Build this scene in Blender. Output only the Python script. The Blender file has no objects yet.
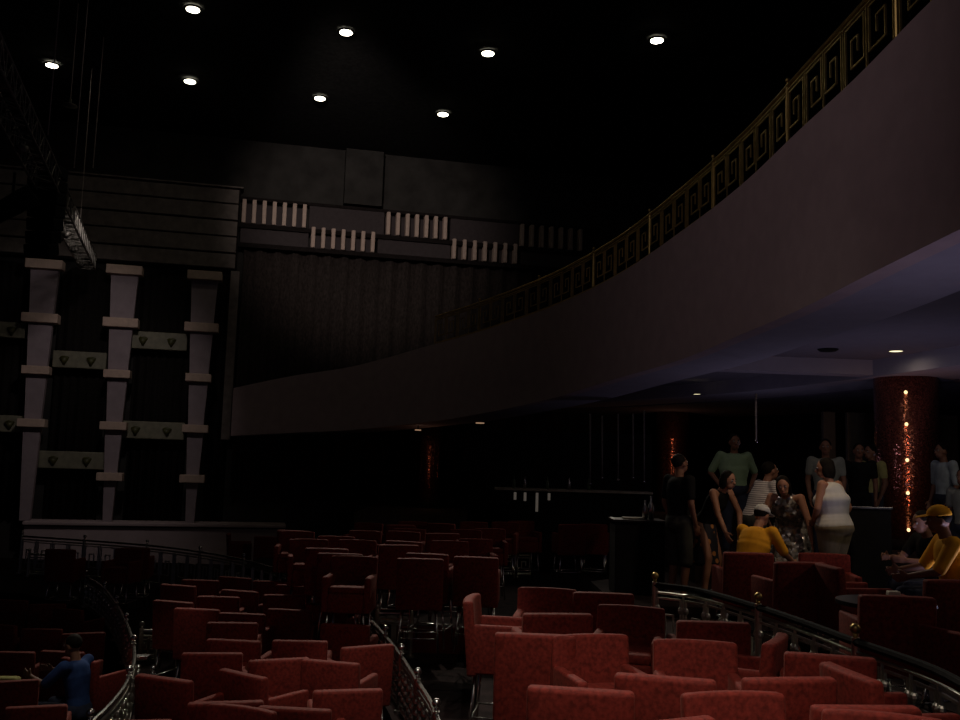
import bpy, bmesh, math, random
from mathutils import Vector, Matrix, Euler
random.seed(7)
S = bpy.context.scene
COL = S.collection
PI = math.pi
R = math.radians
CZ = 4.2            # camera height above the pit floor
F = 933.0

# ------------------------------------------------------------------ camera
cam = bpy.data.cameras.new('camera'); camo = bpy.data.objects.new('camera', cam); COL.objects.link(camo)
cam.sensor_width = 36; cam.lens = F/960*36; cam.clip_end = 200; cam.clip_start = .05
CM = (Matrix.Rotation(R(90+6.3), 4, 'X') @ Matrix.Rotation(R(1.7), 4, 'Z'))
camo.matrix_world = Matrix.Translation((0, 0, CZ)) @ CM
S.camera = camo

def ray(px, py):
    return CM.to_3x3() @ Vector(((px-480)/F, -(py-360)/F, -1))
def at(px, py, d):                       # point seen at a pixel, at depth d
    v = ray(px, py); v = v*(d/v.y); return Vector((v.x, v.y, v.z+CZ))
def ath(px, py, h):                      # point seen at a pixel, on the level h (relative to the eye)
    v = ray(px, py); v = v*(h/v.z); return Vector((v.x, v.y, v.z+CZ))

# ------------------------------------------------------------------ materials
def nodes(name):
    m = bpy.data.materials.new(name); m.use_nodes = True
    nt = m.node_tree
    return m, nt, nt.nodes['Principled BSDF']
def mat(name, col, rough=.6, metal=0, var=.25, scale=8, bump=0, emit=None, es=0, sheen=0, stretch=(1,1,1), spec=.5):
    m, nt, b = nodes(name)
    tc = nt.nodes.new('ShaderNodeTexCoord'); mp = nt.nodes.new('ShaderNodeMapping')
    mp.inputs['Scale'].default_value = stretch
    nz = nt.nodes.new('ShaderNodeTexNoise'); nz.inputs['Scale'].default_value = scale; nz.inputs['Detail'].default_value = 4
    rp = nt.nodes.new('ShaderNodeValToRGB')
    rp.color_ramp.elements[0].position = .3; rp.color_ramp.elements[1].position = .7
    rp.color_ramp.elements[0].color = (*[c*(1-var) for c in col], 1)
    rp.color_ramp.elements[1].color = (*[min(1, c*(1+var)) for c in col], 1)
    L = nt.links.new
    L(tc.outputs['Object'], mp.inputs['Vector']); L(mp.outputs['Vector'], nz.inputs['Vector']); L(nz.outputs['Fac'], rp.inputs['Fac'])
    L(rp.outputs['Color'], b.inputs['Base Color'])
    b.inputs['Roughness'].default_value = rough; b.inputs['Metallic'].default_value = metal
    b.inputs['Specular IOR Level'].default_value = spec
    if sheen:
        b.inputs['Sheen Weight'].default_value = sheen; b.inputs['Sheen Roughness'].default_value = .4
        b.inputs['Sheen Tint'].default_value = (1, .4, .3, 1)
    if bump:
        bp = nt.nodes.new('ShaderNodeBump'); bp.inputs['Strength'].default_value = bump
        L(nz.outputs['Fac'], bp.inputs['Height']); L(bp.outputs['Normal'], b.inputs['Normal'])
    if emit:
        b.inputs['Emission Color'].default_value = (*emit, 1); b.inputs['Emission Strength'].default_value = es
    return m
def mat_mosaic(name, col, scale=38, metal=.9, rough=.3, jit=(.12, .12, .75)):
    m, nt, b = nodes(name); L = nt.links.new
    tc = nt.nodes.new('ShaderNodeTexCoord'); v = nt.nodes.new('ShaderNodeTexVoronoi'); v.inputs['Scale'].default_value = scale
    hs = nt.nodes.new('ShaderNodeMixRGB'); hs.blend_type = 'MULTIPLY'; hs.inputs['Fac'].default_value = .8; bw = nt.nodes.new('ShaderNodeRGBToBW')
    hs.inputs['Color1'].default_value = (*col, 1)
    L(tc.outputs['Object'], v.inputs['Vector']); L(v.outputs['Color'], bw.inputs[0]); L(bw.outputs[0], hs.inputs['Color2']); L(hs.outputs['Color'], b.inputs['Base Color'])
    g = nt.nodes.new('ShaderNodeNewGeometry'); mx = nt.nodes.new('ShaderNodeMixRGB'); mx.inputs['Fac'].default_value = .16
    sb = nt.nodes.new('ShaderNodeVectorMath'); sb.operation = 'SUBTRACT'; sb.inputs[1].default_value = (.5, .5, .5)
    ad = nt.nodes.new('ShaderNodeVectorMath'); ad.operation = 'MULTIPLY_ADD'; ad.inputs[1].default_value = jit
    nm = nt.nodes.new('ShaderNodeVectorMath'); nm.operation = 'NORMALIZE'
    L(v.outputs['Color'], sb.inputs[0]); L(sb.outputs[0], ad.inputs[0]); L(g.outputs['Normal'], ad.inputs[2]); L(ad.outputs[0], nm.inputs[0]); L(nm.outputs[0], b.inputs['Normal'])
    b.inputs['Metallic'].default_value = metal; b.inputs['Roughness'].default_value = rough
    return m
def mat_stripe(name, c1, c2, scale=60):
    m, nt, b = nodes(name); L = nt.links.new
    tc = nt.nodes.new('ShaderNodeTexCoord'); w = nt.nodes.new('ShaderNodeTexWave'); w.bands_direction = 'Z'; w.inputs['Scale'].default_value = scale
    rp = nt.nodes.new('ShaderNodeValToRGB'); rp.color_ramp.elements[0].color = (*c1, 1); rp.color_ramp.elements[1].color = (*c2, 1)
    rp.color_ramp.elements[0].position = .35; rp.color_ramp.elements[1].position = .5
    L(tc.outputs['Object'], w.inputs['Vector']); L(w.outputs['Fac'], rp.inputs['Fac']); L(rp.outputs['Color'], b.inputs['Base Color'])
    b.inputs['Roughness'].default_value = .8
    return m
def mat_floral(name, base, dot, scale=9):
    m, nt, b = nodes(name); L = nt.links.new
    tc = nt.nodes.new('ShaderNodeTexCoord'); v = nt.nodes.new('ShaderNodeTexVoronoi'); v.inputs['Scale'].default_value = scale
    rp = nt.nodes.new('ShaderNodeValToRGB'); rp.color_ramp.elements[0].color = (*dot, 1); rp.color_ramp.elements[1].color = (*base, 1)
    rp.color_ramp.elements[0].position = .28; rp.color_ramp.elements[1].position = .34
    L(tc.outputs['Object'], v.inputs['Vector']); L(v.outputs['Distance'], rp.inputs['Fac']); L(rp.outputs['Color'], b.inputs['Base Color'])
    b.inputs['Roughness'].default_value = .8
    return m

M = dict(
    velvet=mat('red velvet', (.175, .023, .016), .75, var=.4, scale=38, bump=.2, sheen=.08, spec=.2),
    chrome=mat('chrome', (.72, .72, .68), .24, 1, var=.1),
    brass=mat('brass', (.6, .44, .16), .42, 1, var=.2),
    rail=mat('nickel', (.70, .70, .62), .36, 1, var=.15),
    darkrail=mat('dark cap rail', (.02, .02, .02), .85, spec=.1),
    carpet=mat('carpet', (.02, .012, .012), .95, var=.5, scale=5, spec=.1),
    riser=mat('riser', (.10, .02, .015), .9, var=.3, spec=.1),
    ceil=mat('ceiling paint', (.03, .03, .03), .95, spec=.05),
    upper=mat('upper wall', (.04, .038, .036), .9, scale=1.5, spec=.1),
    fascia=mat('fascia paint', (.46, .345, .36), .85, var=.06, scale=3, spec=.15),
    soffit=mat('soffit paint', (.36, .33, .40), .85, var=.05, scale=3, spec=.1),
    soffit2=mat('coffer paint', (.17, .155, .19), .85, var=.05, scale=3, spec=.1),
    siding=mat('board siding', (.21, .18, .165), .8, var=.2, scale=4, spec=.1),
    groove=mat('groove', (.015, .012, .012), .9, spec=.1),
    pil=mat('pilaster plaster', (.35, .29, .31), .8, var=.08, scale=4, spec=.1),
    cap=mat('capital plaster', (.62, .47, .38), .8, var=.08, spec=.1),
    plat=mat('platform paint', (.50, .40, .40), .85, var=.08, scale=2, spec=.1),
    plaque=mat('plaque', (.22, .21, .145), .6, var=.2, scale=5),
    motif=mat('plaque motif', (.06, .06, .015), .5),
    drape=mat('stage drape', (.014, .012, .011), .9, var=.5, scale=20, spec=.1),
    curtain=mat('brown curtain', (.038, .030, .028), .9, var=.4, scale=14, stretch=(1, 1, .5), spec=.1),
    wall=mat('side wall', (.012, .010, .010), .9, spec=.1),
    panel=mat('wood panel', (.03, .022, .012), .6),
    black=mat('black matt', (.006, .006, .007), .8, spec=.15),
    tube=mat('glowing glint tube', (.5, .5, .5), .4, emit=(1, .85, .7), es=.05),  # faint glow put in for the glints on the bar front
    rod=mat('dull rod', (.10, .09, .09), .6),
    blackg=mat('black gloss', (.01, .01, .012), .3),
    console=mat('console plaster', (.55, .43, .37), .8, var=.08, spec=.1),
    band=mat('band plaster', (.06, .05, .053), .8, var=.1, spec=.1),
    truss=mat('truss steel', (.2, .19, .16), .5, .4),
    cable=mat('cable', (.45, .38, .33), .6),
    lamp=mat('lamp disc', (1, 1, 1), .5, emit=(1, .93, .72), es=12),
    lampw=mat('warm lamp disc', (1, 1, 1), .5, emit=(1, .88, .5), es=1.6),
    lampd=mat('dim lamp disc', (1, 1, 1), .5, emit=(1, .6, .35), es=.3),
    bulb=mat('column bulb', (1, 1, 1), .5, emit=(1, .72, .35), es=1.6),
    mosaic=mat_mosaic('red mirror mosaic', (.55, .20, .14), rough=.24),
    sequin=mat_mosaic('sequins', (.95, .9, .8), 26, .7, .24, (1.2, 1.2, 1.2)),
    skin=mat('skin', (.36, .17, .10), .6, var=.08),
    skin_d=mat('tanned skin', (.22, .10, .06), .6, var=.08),
    hair=mat('hair', (.008, .006, .004), .75, spec=.12, var=.3, scale=60, stretch=(1, 1, .2)),
    eye=mat('eye white', (.3, .28, .26), .3), iris=mat('iris', (.02, .01, .01), .3), lips=mat('lips', (.28, .08, .06), .5),
    green=mat('green cotton', (.26, .38, .24), .85, spec=.1, var=.1), white=mat('white cotton', (.62, .62, .58), .85, spec=.1, var=.06),
    grey=mat('grey cotton', (.25, .27, .24), .85, spec=.1, var=.1), stripe=mat_stripe('striped cotton', (.25, .22, .22), (.72, .68, .66), 12),
    blk=mat('black cotton', (.010, .010, .010), .9, spec=.1), char=mat('charcoal cotton', (.045, .045, .04), .9, spec=.1),
    khaki=mat('khaki', (.24, .20, .13), .85, spec=.1), yellow=mat('yellow cotton', (.85, .40, .03), .8, spec=.1, var=.1),
    floral=mat_floral('floral', (.012, .012, .02), (.5, .2, .05)), blue=mat('blue cotton', (.03, .06, .17), .85, spec=.1),
    lblue=mat('pale blue cotton', (.36, .43, .47), .85, spec=.1), ylw2=mat('pale yellow cotton', (.42, .40, .16), .85, spec=.1),
    denim=mat('denim', (.03, .035, .06), .9, spec=.1), paper=mat('paper', (.8, .75, .6), .8),
    glass=mat('bottle glass', (.08, .12, .07), .1), steel=mat('steel', (.5, .5, .5), .25, 1),
    barw=mat('bar top stone', (.30, .27, .22), .3), wine=mat('maroon cotton', (.10, .02, .02), .9, spec=.1),
)

# ------------------------------------------------------------------ mesh helpers
def finish(name, bm, m, parent=None, smooth=False, loc=None):
    me = bpy.data.meshes.new(name); bmesh.ops.recalc_face_normals(bm, faces=bm.faces); bm.to_mesh(me); bm.free()
    me.materials.append(M[m] if isinstance(m, str) else m)
    if smooth:
        for p in me.polygons: p.use_smooth = True
    o = bpy.data.objects.new(name, me); COL.objects.link(o)
    if parent: o.parent = parent
    if loc is not None: o.location = loc
    return o
def box(bm, c, s, rot=None, bev=0, seg=2):
    r = bmesh.ops.create_cube(bm, size=1); vs = r['verts']
    mt = Matrix.Translation(c) @ (rot.to_4x4() if rot else Matrix.Identity(4)) @ Matrix.Diagonal((*s, 1))
    bmesh.ops.transform(bm, matrix=mt, verts=vs)
    if bev:
        es = list({e for v in vs for e in v.link_edges})
        bmesh.ops.bevel(bm, geom=es, offset=bev, segments=seg, affect='EDGES', profile=.5)
def bar(bm, a, b, r, n=8, r2=None, cap=True):
    a = Vector(a); b = Vector(b); d = b-a; L = d.length
    if L < 1e-6: return
    q = d.to_track_quat('Z', 'Y').to_matrix().to_4x4()
    bmesh.ops.create_cone(bm, cap_ends=cap, segments=n, radius1=r, radius2=r if r2 is None else r2, depth=L, matrix=Matrix.Translation((a+b)/2) @ q)
def flat(bm, a, b, w, up=Vector((0, 0, 1))):      # square bar between two points
    a = Vector(a); b = Vector(b); d = b-a
    q = d.to_track_quat('Z', 'Y').to_matrix()
    box(bm, (a+b)/2, (w, w, d.length+w), q)
def ball(bm, c, r, s=(1, 1, 1), u=12, v=8, rot=None):
    mt = Matrix.Translation(c) @ (rot.to_4x4() if rot else Matrix.Identity(4)) @ Matrix.Diagonal((s[0]*r, s[1]*r, s[2]*r, 1))
    nv = lambda x, y, z: bm.verts.new(mt @ Vector((x, y, z)))
    top = nv(0, 0, 1); bot = nv(0, 0, -1); rings = []
    for k in range(1, v):
        a = PI*k/v; rings.append([nv(math.sin(a)*math.cos(2*PI*i/u), math.sin(a)*math.sin(2*PI*i/u), math.cos(a)) for i in range(u)])
    for i in range(u):
        j = (i+1) % u
        bm.faces.new((top, rings[0][i], rings[0][j])); bm.faces.new((bot, rings[-1][j], rings[-1][i]))
        for a, b in zip(rings, rings[1:]): bm.faces.new((a[i], b[i], b[j], a[j]))
def prism(bm, pts, z0, z1):
    lo = [bm.verts.new((p[0], p[1], z0)) for p in pts]; hi = [bm.verts.new((p[0], p[1], z1)) for p in pts]
    bm.faces.new(hi); bm.faces.new(lo[::-1]); n = len(pts)
    for i in range(n): bm.faces.new((lo[i], lo[(i+1) % n], hi[(i+1) % n], hi[i]))
def lathe(bm, prof, n=24, c=(0, 0, 0)):
    rings = []
    for r, z in prof:
        rings.append([bm.verts.new((c[0]+r*math.cos(2*PI*i/n), c[1]+r*math.sin(2*PI*i/n), c[2]+z)) for i in range(n)])
    for a, b in zip(rings, rings[1:]):
        for i in range(n): bm.faces.new((a[i], a[(i+1) % n], b[(i+1) % n], b[i]))
    bm.faces.new(rings[0][::-1]); bm.faces.new(rings[-1])
def tag(o, label, cat, group=None, kind=None):
    o['label'] = label; o['category'] = cat
    if group: o['group'] = group
    if kind: o['kind'] = kind
    return o
def struct(name, bm, m, smooth=False):
    o = finish(name, bm, m, None, smooth); o['kind'] = 'structure'; return o
def thing(name, label, cat, loc=(0, 0, 0), rz=0, group=None):
    o = bpy.data.objects.new(name, None); COL.objects.link(o); o.location = loc; o.rotation_euler = (0, 0, rz)
    o.empty_display_size = .1
    return tag(o, label, cat, group)
KIDS = {}
def kids(o):
    return [c for c in bpy.data.objects if c.parent == o]
def copy_tree(src, loc, rz, label=None, group=None):
    def rec(o, par):
        c = o.copy(); COL.objects.link(c)
        if par: c.parent = par
        for ch in KIDS.setdefault(o.name, kids(o)): rec(ch, c)
        return c
    r = rec(src, None); r.location = loc; r.rotation_euler = (0, 0, rz)
    if label: r['label'] = label
    if group: r['group'] = group
    elif 'group' in r.keys(): del r['group']
    return r

def catmull(pts, n=6):
    out = []
    P = [pts[0]] + list(pts) + [pts[-1]]
    for i in range(1, len(P)-2):
        a, b, c, d = [Vector(q) for q in P[i-1:i+3]]
        for k in range(n):
            t = k/n
            out.append(.5*((2*b)+(c-a)*t+(2*a-5*b+4*c-d)*t*t+(3*b-a-3*c+d)*t**3))
    out.append(Vector(pts[-1])); return out

# ------------------------------------------------------------------ floors and tiers
def H(h): return CZ+h
bm = bmesh.new(); box(bm, (-2, 24, -.1), (60, 56, .2)); struct('floor', bm, 'carpet')
def tier(pts, h, name='floor', m='carpet'):
    bm = bmesh.new(); prism(bm, pts, 0.0, H(h)); return struct(name, bm, m)
lvl = lambda px, h: [tuple(ath(x, y, h)[:2]) for x, y in px]
railA = lvl([(86, 577), (100, 585), (113, 599), (125, 620), (133, 643), (134, 662), (126, 684), (110, 705), (90, 724)], -2.3)
railB = [(-7.1, 20.7), (-4.8, 18.8), (-2.95, 16.1), (-2.05, 14.1)]
railB2 = lvl([(370, 620), (385, 636), (400, 655), (416, 680), (430, 702), (440, 726), (446, 750)], -1.95)
railC = lvl([(655, 585), (700, 591), (760, 608), (810, 625), (850, 640), (930, 668), (990, 698)], -1.16)
railC.append((railC[-1][0]+.05, railC[-1][1]-1.2))
up_edge = [(railC[-1][0]+.08, 2.2)] + [(x+.08, y) for x, y in railC[::-1]] + [(1.6, 13), (3.0, 14.5), (3.2, 19.4), (0, 19.9), (-3, 23.5), (-3.6, 28), (-3.6, 34)]
tier([(-18, 4), (railA[-1][0], 4)] + railA[::-1] + [(-9, 19), (-18, 20)], -3.45)
tier([(railA[-1][0]+.02, 3.9), (.15, 3.9), (.15, 12.7), (-1.2, 13.0), (-2.2, 15), (-3.2, 17.2), (-5, 19.5), (-5, 25), (-17, 25), (-17, 20.1), (-9, 19.05)] + [(x+.02, y) for x, y in railA], -2.85)
tier([(railB2[-1][0]-.1, 3.8)] + [(x-.1, y) for x, y in railB2[::-1]] + [(-1.15, 12.75), (.2, 12.7), (.2, 3.8)], -2.5)
tier([(.08, 2), (.08, 12.65), (-1.0, 12.75), (-1.9, 14.0), (-2.9, 16.4), (-4.6, 19.2), (-4.9, 24.9), (-3, 27.2), (3.6, 27.2), (3.6, 2)], -2.2)
tier([(railC[-1][0]+.08, 2.2)] + [(x+.08, y) for x, y in railC[::-1]] + [(1.65, 10.85), (14, 10.85), (14, 2.2)], -1.68)
tier(up_edge[len(railC)+1:] + [(12, 38.5), (14, 10.86), (1.65, 10.86)], -1.56)
tier([(3.05, 13.1), (14, 13.1), (14, 15.6), (3.05, 15.6)], -1.25)
# carpeted riser strip at the head of the aisle
bm = bmesh.new(); box(bm, (-.45, 12.62, H(-2.35)), (1.12, .05, .32)); box(bm, (-.45, 12.66, H(-2.2)), (1.12, .14, .04))
o = struct('trim_1', bm, 'riser')

# ------------------------------------------------------------------ stage wall frame
W0 = Vector((-11.6, 34.0, 0)); WA = R(13)
WU = Vector((math.cos(WA), math.sin(WA), 0)); WN = Vector((math.sin(WA), -math.cos(WA), 0))
WROT = Matrix.Rotation(WA, 3, 'Z')
def wp(px, py, off=0):
    v = ray(px, py); o = Vector((0, 0, CZ)); p0 = W0+WN*off
    t = (p0-o).dot(WN)/v.dot(WN); p = o+v*t
    return (p-W0).dot(WU), p.z
def wpt(u, z, off): return W0+WU*u+WN*off+Vector((0, 0, z))
def wbox(bm, u0, u1, z0, z1, o0, o1, bev=0):
    box(bm, wpt((u0+u1)/2, (z0+z1)/2, (o0+o1)/2), (abs(u1-u0), abs(o1-o0), abs(z1-z0)), WROT, bev)
CEIL = H(12)
bm = bmesh.new(); wbox(bm, -9, 28, 0, CEIL, -.6, 0); struct('wall_stage', bm, 'upper')
bm = bmesh.new(); box(bm, (-2, 21, CEIL+.15), (44, 46, .3)); struct('ceiling', bm, 'ceil')
bm = bmesh.new(); box(bm, (-19.3, 20, CEIL/2), (.4, 36, CEIL)); struct('wall_left', bm, 'wall')
# service block high on the stage wall
bm = bmesh.new(); u0, z0 = wp(344, 203, .5); u1, z1 = wp(384, 152, .5); wbox(bm, u0, u1, z0, z1, 0, .5); struct('wall_pier', bm, 'upper')

# board siding above the pilasters
t = thing('board_siding', 'dark horizontal board siding across the wall above the pale pilasters', 'siding', wpt(0, wp(150, 262, .5)[1], .3))
def child(bm, name, m, t, smooth=False):
    bmesh.ops.translate(bm, verts=bm.verts, vec=-Vector(t.location)) if t.rotation_euler.z == 0 else None
    return finish(name, bm, m, t, smooth)
ys = [181, 196.5, 213.5, 230, 247, 263]
ul = wp(-60, 200, .5)[0]; ur = wp(237, 230, .5)[0]
for i in range(5):
    za = wp(150, ys[i]+.8, .5)[1]; zb = wp(150, ys[i+1]-.8, .5)[1]
    bm = bmesh.new(); wbox(bm, ul, ur, zb, za, .08, .5+.03*(i % 2), .02); child(bm, 'board', 'siding', t)
bm = bmesh.new(); wbox(bm, ul, ur+.05, wp(150, 264, .5)[1], wp(150, 180, .5)[1], .01, .4); child(bm, 'backing', 'groove', t)
bm = bmesh.new(); wbox(bm, ul, ur+.15, wp(150, 181, .5)[1]+.01, wp(150, 179.3, .5)[1], .01, .62); child(bm, 'top_moulding', 'siding', t)
# end strip
bm = bmesh.new(); wbox(bm, wp(229, 300, .5)[0], wp(238, 300, .5)[0], wp(232, 440, .5)[1], wp(150, 264, .5)[1]-.02, .01, .45, .02)
o = struct('trim_2', bm, 'siding')

# platform
PT = wp(150, 523, 1.3)[1]
u0 = wp(21, 540, 1.3)[0]; u1 = wp(286, 526, 1.3)[0]
t = thing('stage_platform', 'long pale mauve stage platform under the three pilasters', 'platform', wpt((u0+u1)/2, 0, 1))
bm = bmesh.new(); wbox(bm, u0+.04, u1-.04, 0, PT-.16, .02, 1.2); child(bm, 'front_panel', 'plat', t)
bm = bmesh.new(); wbox(bm, u0, u1, PT-.12, PT, .02, 1.34, .03); child(bm, 'top_ledge', 'plat', t)
bm = bmesh.new(); wbox(bm, u0+.06, u1-.06, PT-.17, PT-.11, .1, 1.22); child(bm, 'ledge_shadow', 'groove', t)  # dark strip under the ledge, its shadow put into the colour

# pilasters
capy = [(265, 274, 37), (318, 327, 36), (370, 378, 27), (422, 430, 27), (473, 481, 26)]
bodw = [28, 24, 24, 20, 20, 16, 17, 13, 12, 9]
PX = [(38.5, 29.5, 4, 'leftmost'), (122.5, 109, 5, 'middle'), (204.5, 190.5, 5, 'rightmost')]
OFF = 1.12
zc = [(wp(119, a, OFF)[1], wp(119, b, OFF)[1]) for a, b, w in capy]
mpp = (wp(150, 400, OFF)[0]-wp(50, 400, OFF)[0])/100
for (xt, xb, nc, lab), l2 in zip(PX, ('hanging truss above it and four ledge blocks', 'five ledge blocks, between the two others', 'five ledge blocks, beside the brown curtain')):
    ua = wp(xt, 270, OFF)[0]; ub = wp(xb, 515, OFF)[0]; uc = (ua+ub)/2
    t = thing('stage_pilaster', 'pale tapering stage pilaster, %s of the three' % lab, 'pilaster', wpt(uc, PT, .6), 0, 'tapering stage pilasters')
    for k in range(nc):
        za, zb = zc[k]; w = capy[k][2]*mpp
        bm = bmesh.new(); wbox(bm, uc-w/2, uc+w/2, zb, za, OFF-.42, OFF+.12, .02); child(bm, 'ledge_block', 'cap', t)
    for k in range(5):
        ztop = zc[k][1]; zbot = zc[k+1][0] if k < 4 else PT+.002
        if k == nc: continue
        if nc == 4 and k == 3: zbot = PT+.002
        w0 = bodw[2*k]*mpp; w1 = (bodw[2*k+1] if not (nc == 4 and k == 3) else 10)*mpp
        bm = bmesh.new(); pts = [(-w1/2, zbot), (w1/2, zbot), (w0/2, ztop), (-w0/2, ztop)]
        fr = [bm.verts.new(wpt(uc+a, z, OFF-.12)) for a, z in pts]; bk = [bm.verts.new(wpt(uc+a, z, OFF-.36)) for a, z in pts]
        bm.faces.new(fr); bm.faces.new(bk[::-1])
        for i in range(4): bm.faces.new((fr[i], fr[(i+1) % 4], bk[(i+1) % 4], bk[i]))
        child(bm, 'shaft', 'pil', t)
# plaques
for a, b, c, d, lab in ((53, 107, 349, 366, 'upper plaque between the left and middle pilasters'), (131, 188, 329.5, 347, 'highest plaque, between the middle and right pilasters'),
                        (122, 185, 419.5, 437, 'lower plaque between the middle and right pilasters'), (39, 106, 449.5, 467, 'lowest plaque, between the left and middle pilasters'),
                        (-22, 26, 319, 335, 'upper plaque at the left edge, left of the leftmost pilaster'), (-25, 24, 413, 430, 'lower plaque at the left edge, left of the leftmost pilaster')):
    ua, zt = wp(a, c+1, .7); ub = wp(b, c, .7)[0]; zb = wp(a, d+1, .7)[1]
    t = thing('wall_plaque', 'olive grey bar-shaped ' + lab, 'plaque', wpt((ua+ub)/2, zb, .5), 0, 'plaques between the pilasters')
    bm = bmesh.new(); wbox(bm, ua, ub, zb, zt, .45, .68, .03); child(bm, 'plate', 'plaque', t)
    for f in (.22, .72):
        u = ua+(ub-ua)*f; zm = (zb+zt)/2
        bm = bmesh.new()
        p = wpt(u, zm-.06, .70)
        bar(bm, p-Vector((0, 0, .14)), p+Vector((0, 0, .1)), .03, 10, .16)
        ball(bm, p+Vector((0, 0, .12)), .09, (1.9, .7, .7)); child(bm, 'torch_motif', 'motif', t, True)
# drapes between pilasters
for a, b, lab in ((-60, 24, 'left edge bay, left of the leftmost pilaster'), (50, 104, 'bay between left and middle pilasters'), (130, 188, 'bay between middle and right pilasters'), (210, 229, 'narrow bay right of the rightmost pilaster')):
    ua = wp(a, 400, .3)[0]; ub = wp(b, 400, .3)[0]; zt = wp(150, 262, .3)[1]-.3
    if b < 40: ub += .3
    bm = bmesh.new(); N = int((ub-ua)/.05); rows = []
    wd = ub-ua
    for i in range(N+1):
        u = ua+wd*i/N; off = .12+.05*math.sin(u*2*PI/.28)+.02*math.sin(u*2*PI/.11)
        f = abs(2*i/N-1)
        top = zt-.45*f**3
        rows.append((bm.verts.new(wpt(u, PT, off)), bm.verts.new(wpt(u, top, off)), bm.verts.new(wpt(u, top, off-.04)), bm.verts.new(wpt(u, PT, off-.04))))
    for p, q in zip(rows, rows[1:]):
        for k in range(4): bm.faces.new((p[k], q[k], q[(k+1) % 4], p[(k+1) % 4]))
    bm.faces.new(rows[0]); bm.faces.new(rows[-1][::-1])
    o = finish('stage_drape', bm, 'drape', None, True); tag(o, 'nearly black round-topped pleated drape filling the ' + lab, 'drape', 'black drapes behind the pilasters')

# band with fluted consoles and curtain
zuT = wp(416, 213.5, .7)[1]; zuB = wp(416, 236.5, .7)[1]; zlT = wp(343, 228.5, .7)[1]; zlB = wp(343, 249.5, .7)[1]
blocks = [(240, 306, 0, 'leftmost fluted block of the upper band'), (386, 448, 0, 'middle fluted block of the upper band'), (521, 584, 0, 'rightmost fluted block of the upper band, near the balcony rail'),
          (311, 376, 1, 'left fluted block of the lower band'), (453, 519, 1, 'right fluted block of the lower band')]
for a, b, low, lab in blocks:
    zt, zb = (zlT, zlB) if low else (zuT, zuB)
    ua = wp(a, 230, .7)[0]; ub = wp(b, 240, .7)[0]
    t = thing('fluted_block', 'pale ribbed plaster block, ' + lab, 'wall ornament', wpt((ua+ub)/2, zb, .4), 0, 'fluted blocks on the stage wall band')
    bm = bmesh.new(); wbox(bm, ua, ub, zb+.02, zt-.12, .02, .32); child(bm, 'back_panel', 'band', t)
    n = 7; 
    for k in range(n):
        u = ua+.1+(ub-ua-.2)*k/(n-1)
        bm = bmesh.new(); wbox(bm, u-.075, u+.075, zb+.01, zt, .3, .62, .03); child(bm, 'fin', 'console', t)
bm = bmesh.new(); ua = wp(238.5, 230, .3)[0]; ub = wp(600, 230, .3)[0]
wbox(bm, ua, ub, zuB-.16, zuB, .01, .55); wbox(bm, ua, ub, zlB-.16, zlB, .01, .55); wbox(bm, ua, ub, zuT+.02, zuT+.14, .01, .4)
struct('trim_3', bm, 'groove')
segs = [(307, 385, 0), (449, 520, 0), (239, 310, 1), (377, 452, 1), (520, 590, 1)]
for a, b, low in segs:
    zt, zb = (zlT, zlB) if low else (zuT, zuB)
    bm = bmesh.new(); wbox(bm, wp(a, 230, .4)[0]+.05, wp(b, 235, .4)[0]-.05, zb+.02, zt-(.04 if low else .0), .01, .45, .02); struct('trim_4', bm, 'band')
# curtain
ua = wp(241, 300, .3)[0]; ub = wp(640, 300, .3)[0]; bm = bmesh.new(); N = int((ub-ua)/.06); rows = []
for i in range(N+1):
    u = ua+(ub-ua)*i/N; off = .22+.09*math.sin(u*2*PI/.62+.6*math.sin(u*.9))+.02*math.sin(u*2*PI/.17)
    rows.append((bm.verts.new(wpt(u, H(-1.5), off)), bm.verts.new(wpt(u, zlB-.18, off)), bm.verts.new(wpt(u, zlB-.18, off-.06)), bm.verts.new(wpt(u, H(-1.5), off-.06))))
for p, q in zip(rows, rows[1:]):
    for k in range(4): bm.faces.new((p[k], q[k], q[(k+1) % 4], p[(k+1) % 4]))
bm.faces.new(rows[0]); bm.faces.new(rows[-1][::-1])
o = finish('brown_curtain', bm, 'curtain', None, True); tag(o, 'wide dark brown pleated curtain hanging below the fluted wall band', 'curtain')

# ------------------------------------------------------------------ balcony
# px x, depth, px y top, px y bottom of the parapet
bal = [(1060, 6.6, None, None), (1000, 7.5, None, None), (935, 8.8, 0, 240), (860, 10.2, 75, 278), (800, 12, 130, 309), (740, 14.3, 186, 335), (680, 17, 232, 360), (613, 20.4, 277, 380), (547, 24, 308, 400), (480, 27, 331, 414), (430, 29.3, 345, 422), (353, 32.2, 366, 430), (290, 33.6, 376, 433), (232, 34.0, 388, 436)]
ctl = []
for x, d, yt, yb in bal:
    if yt is None:
        p = at(x, 250, d); ctl.append((p.x, p.y, H(2.2), H(4.45)))
    else:
        p = at(x, (yt+yb)/2, d); ctl.append((p.x, p.y, at(x, yb, d).z, at(x, yt, d).z))
ctl.insert(0, (ctl[0][0]-.1, 3.5, H(2.2), H(4.45))); ctl.insert(0, (ctl[0][0]-.3, 1.0, H(2.2), H(4.45)))
st = catmull([Vector(c) for c in ctl], 6)
def normals(st):
    out = []
    for i in range(len(st)):
        a = st[max(0, i-1)]; b = st[min(len(st)-1, i+1)]; d = Vector((b[0]-a[0], b[1]-a[1])).normalized()
        out.append(Vector((d.y, -d.x)))
    return out
NR = normals(st)
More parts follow.
